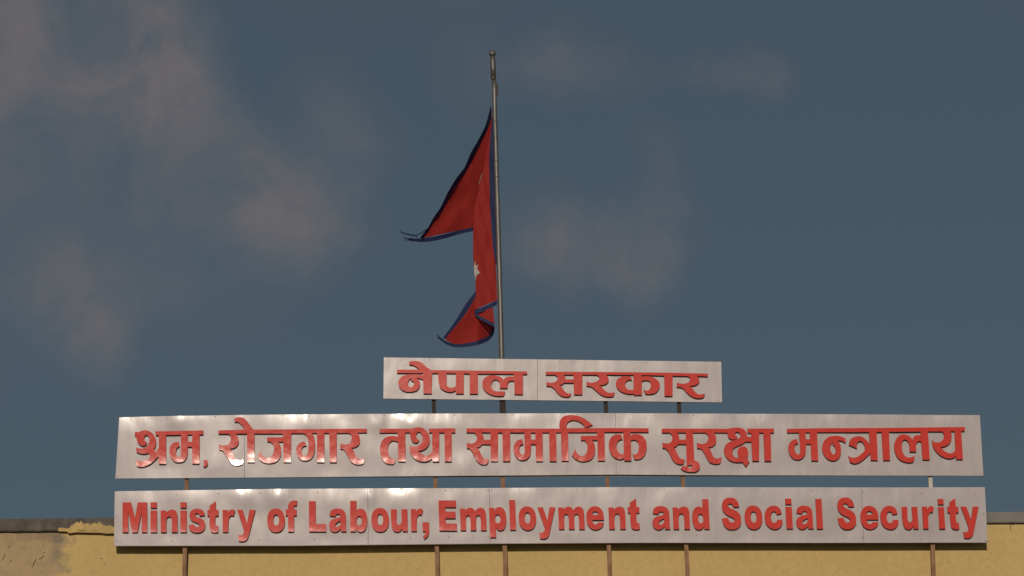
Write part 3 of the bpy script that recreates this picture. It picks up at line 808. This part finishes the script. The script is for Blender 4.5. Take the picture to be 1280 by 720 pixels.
# ------------------------------------------------------------------ posts
def post(label, line, ytop, w, segs):
    """line: ((x,y),(x,y)) centre line on the plane of the posts; segs: (y from, y to, material)"""
    PY = PT + .034
    (xa, ya), (xb, yb) = line
    fx = lambda y: xa + (xb - xa) * (y - ya) / (yb - ya)
    foot = at(fx(800), 800, PY)
    root = empty('sign_post', foot)
    tag(root, label, 'post', 'steel posts holding the sign boards')
    for (y0, y1, mt) in segs:
        n = max(2, int(abs(y1 - y0) / 8))
        vs, fs = [], []
        hw = w / 200
        for i in range(n + 1):
            y = y0 + (y1 - y0) * i / n
            c_ = at(fx(y), y, PY)
            j = noise.noise(Vector((xa, y * .05, 0))) * .0022
            for (a, b) in ((-1, -1), (1, -1), (1, 1), (-1, 1)):
                vs.append((c_.x + a * hw + j, PY + b * hw * .9, c_.z))
        for i in range(n):
            for k in range(4):
                k2 = (k + 1) % 4
                fs.append((i * 4 + k, i * 4 + k2, i * 4 + 4 + k2, i * 4 + 4 + k))
        fs.append((3, 2, 1, 0)); fs.append(tuple(n * 4 + k for k in range(4)))
        mesh('tube', vs, fs, mt, root)
    z = at(fx(770), 770, PY)
    box('wall_bracket', z.x - .03, z.x + .03, PY + w / 200 * .9 + .001, WY + .02, z.z - .02, z.z + .02, M_RUST, root)
    return root


post('rusty post under the letter t at the far left of the lowest board', ((233.4, 603), (230.9, 700)), 530, 5, [(800, 530, M_RUST)])
post('steel post near the flagpole on its left, rusty below and dark above', ((542.3, 510), (546.4, 700)), 455, 5, [(800, 560, M_RUST), (559.8, 455, M_DARKP)])
post('rusty post directly in line below the flagpole', ((628.6, 603), (631.3, 700)), 455, 5.4, [(800, 560, M_RUST)])
post('steel post right of the flagpole, between the second and third words of the top gap', ((757.2, 510), (761.6, 700)), 455, 5, [(800, 560, M_RUST), (559.8, 460, M_DARKP)])
post('steel post under the right half of the small upper board, fourth along', ((849, 510), (858.6, 700)), 455, 5, [(800, 560, M_RUST), (559.8, 460, M_DARKP)])
post('post at the far right, painted pale between the two long boards and rusty below', ((1163, 603), (1166.3, 700)), 530, 5, [(800, 645, M_RUST), (644.8, 530, M_PALEP)])

# ------------------------------------------------------------------ flagpole
PY = PT + .075
pl = lambda y: 615.6 + (y - 66.5) * (626.3 - 615.6) / (447 - 66.5)
fp = empty('flagpole', at(pl(560), 560, PY))
tag(fp, 'tall weathered steel flagpole with a ball on top, leaning slightly left behind the small board', 'flagpole')
pw = lambda y: (.030 + (y - 100) / 347 * .003)
ys = [101 + (575 - 101) * i / 40 for i in range(41)]
vs, fs = tube([at(pl(y) + .9, y, PY) + Vector((noise.noise(Vector((y * .03, 0, 0))) * .002, 0, 0)) for y in ys], [pw(y) for y in ys], 24)
o = mesh('pole', vs, fs, M_STEEL, fp, smooth=True)
vs, fs = tube([at(pl(y) + .2, y, PY) for y in (71, 76, 85, 95)], [.030, .035, .035, .034], 20)
mesh('top_tube', vs, fs, M_STEEL, fp, smooth=True)
vs, fs = tube([at(pl(y) + .4, y, PY) for y in (95.1, 95.6, 98, 100, 100.9)], [.030, .034, .031, .028, .022], 18)
mesh('collar', vs, fs, M_DKSTEEL, fp, smooth=True)
b0 = at(615.5, 67, PY)
vs, fs = [], []
for i in range(13):
    th = math.pi * i / 12
    for k in range(20):
        a = 2 * math.pi * k / 20
        vs.append(b0 + Vector((math.sin(th) * math.cos(a), math.sin(th) * math.sin(a), math.cos(th))) * .046)
for i in range(12):
    for k in range(20):
        fs.append((i * 20 + k, i * 20 + (k + 1) % 20, (i + 1) * 20 + (k + 1) % 20, (i + 1) * 20 + k))
mesh('finial_ball', vs, fs, M_STEEL, fp, smooth=True)
vs, fs = tube([at(x, y, PY) for x, y in ((619.6, 103), (621, 107), (621.5, 113), (621, 119), (619.8, 124))], [.004, .011, .012, .009, .003], 10)
mesh('pulley_block', vs, fs, M_DKSTEEL, fp, smooth=True)
for y in (152, 201.5, 221):
    vs, fs = tube([at(pl(y) + .9, y, PY), at(pl(y) + .9, y + .9, PY)], [pw(y) + .0016] * 2, 20)
    mesh('band', vs, fs, M_DKSTEEL, fp)
vs, fs = tube([at(pl(y) - 2.2 + math.sin(y * .021) * .5, y, PY - .028) for y in range(330, 450, 6)], .0035, 6)
mesh('halyard', vs, fs, M_DKSTEEL, fp)
for dx, w in ((-1.9, .017), (1.9, .020)):
    vs, fs = [], []
    for y in (520, 455):
        c_ = at(628.0 + dx - (510 - y) * -.004, y, PT + .03)
        for a, b in ((-1, -1), (1, -1), (1, 1), (-1, 1)):
            vs.append((c_.x + a * w, c_.y + b * .02, c_.z))
    fs = [(0, 1, 5, 4), (1, 2, 6, 5), (2, 3, 7, 6), (3, 0, 4, 7), (3, 2, 1, 0), (4, 5, 6, 7)]
    mesh('stub_post', vs, fs, M_DARKP, fp)

# ------------------------------------------------------------------ flag
flag = empty('flag', at(614, 140, PY))
tag(flag, 'torn crimson double pennant flag with navy border blowing left from the steel pole', 'flag')


def resample(pts, n):
    path = smooth_path([(x, y, False) for x, y in pts], closed=False, step=1.5)
    L = [0]
    for a, b in zip(path, path[1:]): L.append(L[-1] + (b - a).length)
    out = []
    for i in range(n + 1):
        s = L[-1] * i / n
        j = 0
        while j < len(L) - 2 and L[j + 1] < s: j += 1
        t = (s - L[j]) / max(1e-9, L[j + 1] - L[j])
        out.append(path[j].lerp(path[j + 1], min(1, max(0, t))))
    return out


def loft(name, left, right, depth, mat, nu=14, nv=46, parent=None, lab=None):
    a, b = resample(left, nv), resample(right, nv)
    vs = []
    for i in range(nv + 1):
        for k in range(nu + 1):
            p = a[i].lerp(b[i], k / nu)
            q = at(p.x, p.y, PY + depth(p.x, p.y))
            vs.append(q)
    n = nu + 1
    fs = [(i * n + k, i * n + k + 1, (i + 1) * n + k + 1, (i + 1) * n + k) for i in range(nv) for k in range(nu)]
    o = mesh(name, vs, fs, mat, parent or flag, smooth=True)
    if lab: o['label'] = lab
    return o


def crease_x(y):
    return interp([(130, 615), (160, 613.5), (190, 609), (212, 604), (235, 599), (255, 594.5), (285, 592), (300, 591.5)], y)


def dA(x, y):       # upper pennant: its free end swings towards the street
    d = (crease_x(y) - x)
    r = noise.noise(Vector((x * .045 + y * .02, y * .03, 0))) * .05 * min(1, max(0, d) / 15)
    return -.03 - max(0, d) * .0085 + r


def dB(x, y):       # strip beside the pole
    d = x - crease_x(y)
    return -.03 + d * .002 + .006 * math.sin(x * .45 - y * .12) * min(1, max(0, y - 150) / 60) + noise.noise(Vector((x * .09, y * .03, 4))) * .02


def dC(x, y):       # lower pennant
    f = .0
    if x > 598: f = (x - 598) * .014
    return -.02 - (592 - min(x, 598)) * .004 - .02 * math.sin((x + y) * .08) + f


outA = [(613.8, 131), (611, 142), (607.4, 155), (597.8, 175), (587.8, 192.5), (580.8, 209), (570.6, 222.5), (560, 240), (549, 262), (542.5, 271), (535.4, 284), (525, 297)]
inA = [(614.6, 138), (614.4, 147), (611, 158), (602.2, 177), (592, 196), (585.4, 210), (575, 224.5), (563.6, 243), (551.5, 266), (545, 273), (537.5, 286), (528, 297.8)]
crA = [(614.8, 139), (614.6, 150), (613.4, 162), (610, 186), (604, 212), (599, 235), (594.5, 252), (592.4, 268), (592, 284.2)]
cloth = loft('cloth', inA, [(614.9, 138.2)] + crA[1:-1] + [(592, 279), (591.6, 284)], dA, M_RED, 22, 50)
_in = sorted((y, x) for x, y in inA)
loft('border', outA, inA, lambda x, y: dA(x, y) + .003 - max(0, interp(_in, y) - x) * .022, M_BLUE, 3, 50)
# bottom of the upper pennant
loft('border', [(512, 297.3), (520, 298.2), (528, 297.6), (543, 295.6), (560, 291.5), (577, 287), (591.6, 284)],
     [(510, 299.5), (519, 301.8), (529, 302.6), (544, 300.8), (561, 296.6), (577, 292), (591.4, 289)], lambda x, y: dA(x, y) + .001, M_BLUE, 3, 40)
# strip beside the pole
hoL = [(614.8, 140), (614.2, 155), (612.2, 180), (611.4, 195), (611.6, 215), (612, 240), (612.8, 262), (614.6, 290), (616.4, 310), (619.4, 330), (620.6, 350), (621.6, 375)]
lfB = [(614.7, 139.5), (613.3, 162), (610, 186), (604, 212), (599, 235), (594.4, 252), (592.3, 268), (591.5, 284), (591.3, 300), (592, 330), (594.3, 352), (594.4, 368), (593.6, 387)]
loft('cloth', lfB, hoL, dB, M_RED, 16, 70)
loft('border', [(614.6, 146), (612.2, 180), (611.4, 195), (611.6, 215), (612, 240), (612.8, 262), (614.6, 290), (616, 310), (618.4, 329)],
     [(615.6, 146), (616.8, 180), (617.2, 195), (617.8, 215), (618.6, 240), (619.2, 262), (620, 290), (620.5, 310), (620.9, 332)], lambda x, y: dB(x, y) + .012, M_BLUE, 4, 40)
loft('border', [(593.6, 387), (602, 384.4), (611, 380.5), (621.6, 375)], [(593.2, 393), (602, 389.8), (612, 386), (621.8, 380.2)], lambda x, y: dB(x, y) - .004, M_BLUE, 3, 20)
# shaded fold behind
loft('cloth', [(594, 392), (602, 389.3), (612, 385.6), (616, 384)], [(596, 394.2), (603, 397.8), (611, 401.6), (618.4, 405)], lambda x, y: -.005 + (y - 385) * .001 - (x - 594) * .0006, M_RED, 8, 16)
loft('border', [(594, 391.6), (600, 395), (609, 400), (617, 403.5)], [(593.8, 394.5), (600, 399), (608.5, 404), (617.6, 408)], lambda x, y: -.03, M_BLUE, 3, 16)
# lower pennant
loft('cloth', [(595.5, 371), (589, 381), (580.5, 394), (571, 406), (563, 415.5), (556.5, 423.6)],
     [(597, 395), (607.5, 402.5), (616, 408), (615.6, 411), (611, 419), (600, 424.6), (583, 429), (567, 429.8), (557.5, 425)], dC, M_RED, 24, 44)
loft('cloth', [(596, 368), (594.8, 374), (594.4, 384), (595, 393)], [(594, 372), (590, 380), (589, 386), (593, 393)], lambda x, y: dC(x, y) + .001, M_RED, 4, 12)
loft('border', [(594.6, 363), (592.4, 367), (586.5, 374), (581, 382), (570, 400), (561.5, 412), (553.6, 422.6)],
     [(595.6, 371), (594, 373.6), (589, 381), (584.4, 388), (573, 403.6), (564.5, 414), (557, 424)], lambda x, y: dC(x, y) + .002, M_BLUE, 3, 36)
loft('border', [(548, 421), (553, 424.4), (560, 427.5), (567.5, 429.6), (582.5, 428.9), (600, 424.6), (611, 419), (615.8, 410), (616.4, 405)],
     [(547.5, 422.8), (552.6, 427), (559, 430.8), (566, 433.4), (582.5, 433.6), (600.5, 430.2), (613, 423.7), (618.2, 411.5), (617.6, 405)], lambda x, y: dC(x, y) - .004, M_BLUE, 4, 50)
# frayed tips
for pts in ([(499.5, 289.2), (505, 291.6), (512, 293), (520, 294.2), (528, 290.5), (536, 285)], [(502, 291), (508, 292.6), (518, 294.6)], [(520, 293.5), (521, 297.5)],
            [(504, 296.8), (509, 298.2), (515, 299.2)], [(506, 299.8), (512, 300.2), (517, 301)], [(545.8, 418.8), (549, 421.6), (553, 424)], [(546.6, 422.4), (550, 423.8), (553.5, 425.6)], [(547.5, 419), (549.5, 422)]):
    q = [at(x, y, PY + (dA(x, y) if y < 350 else dC(x, y))) for x, y in pts]
    vs, fs = tube(q, [.0045] + [.006] * (len(q) - 2) + [.009 if len(q) > 2 else .006], 6)
    mesh('frayed_thread', vs, fs, M_BLUE, flag)


def emblem(name, path, dep, lab):
    lp = [Vector((x, y)) for x, y in path]
    tr = tessellate_polygon([[Vector((p.x, p.y, 0)) for p in lp]])
    vs = [at(p.x, p.y, PY + dep(p.x, p.y) - .012) for p in lp]
    fs = []
    for t in tr:
        nrm = (vs[t[1]] - vs[t[0]]).cross(vs[t[2]] - vs[t[0]])
        fs.append(tuple(t) if nrm.y < 0 else tuple(t)[::-1])
    o = mesh(name, vs, fs, M_WHITE, flag)
    o['label'] = lab


emblem('sun_emblem', [(592.4, 334), (593.9, 325.5), (594.8, 332.2), (597.9, 330.8), (596.4, 335.8), (600.2, 341.4), (596.4, 343.6), (595.2, 345.4), (594.6, 351), (593.8, 346), (592.8, 342)],
       dB, 'part of a white many pointed sun showing at the fold')
emblem('moon_emblem', [(603.5, 214.8), (602.1, 219.5), (600.2, 226), (598.7, 231.4), (599.2, 227), (601.2, 220)], lambda x, y: min(dA(x, y), dB(x, y)), 'sliver of the white moon')
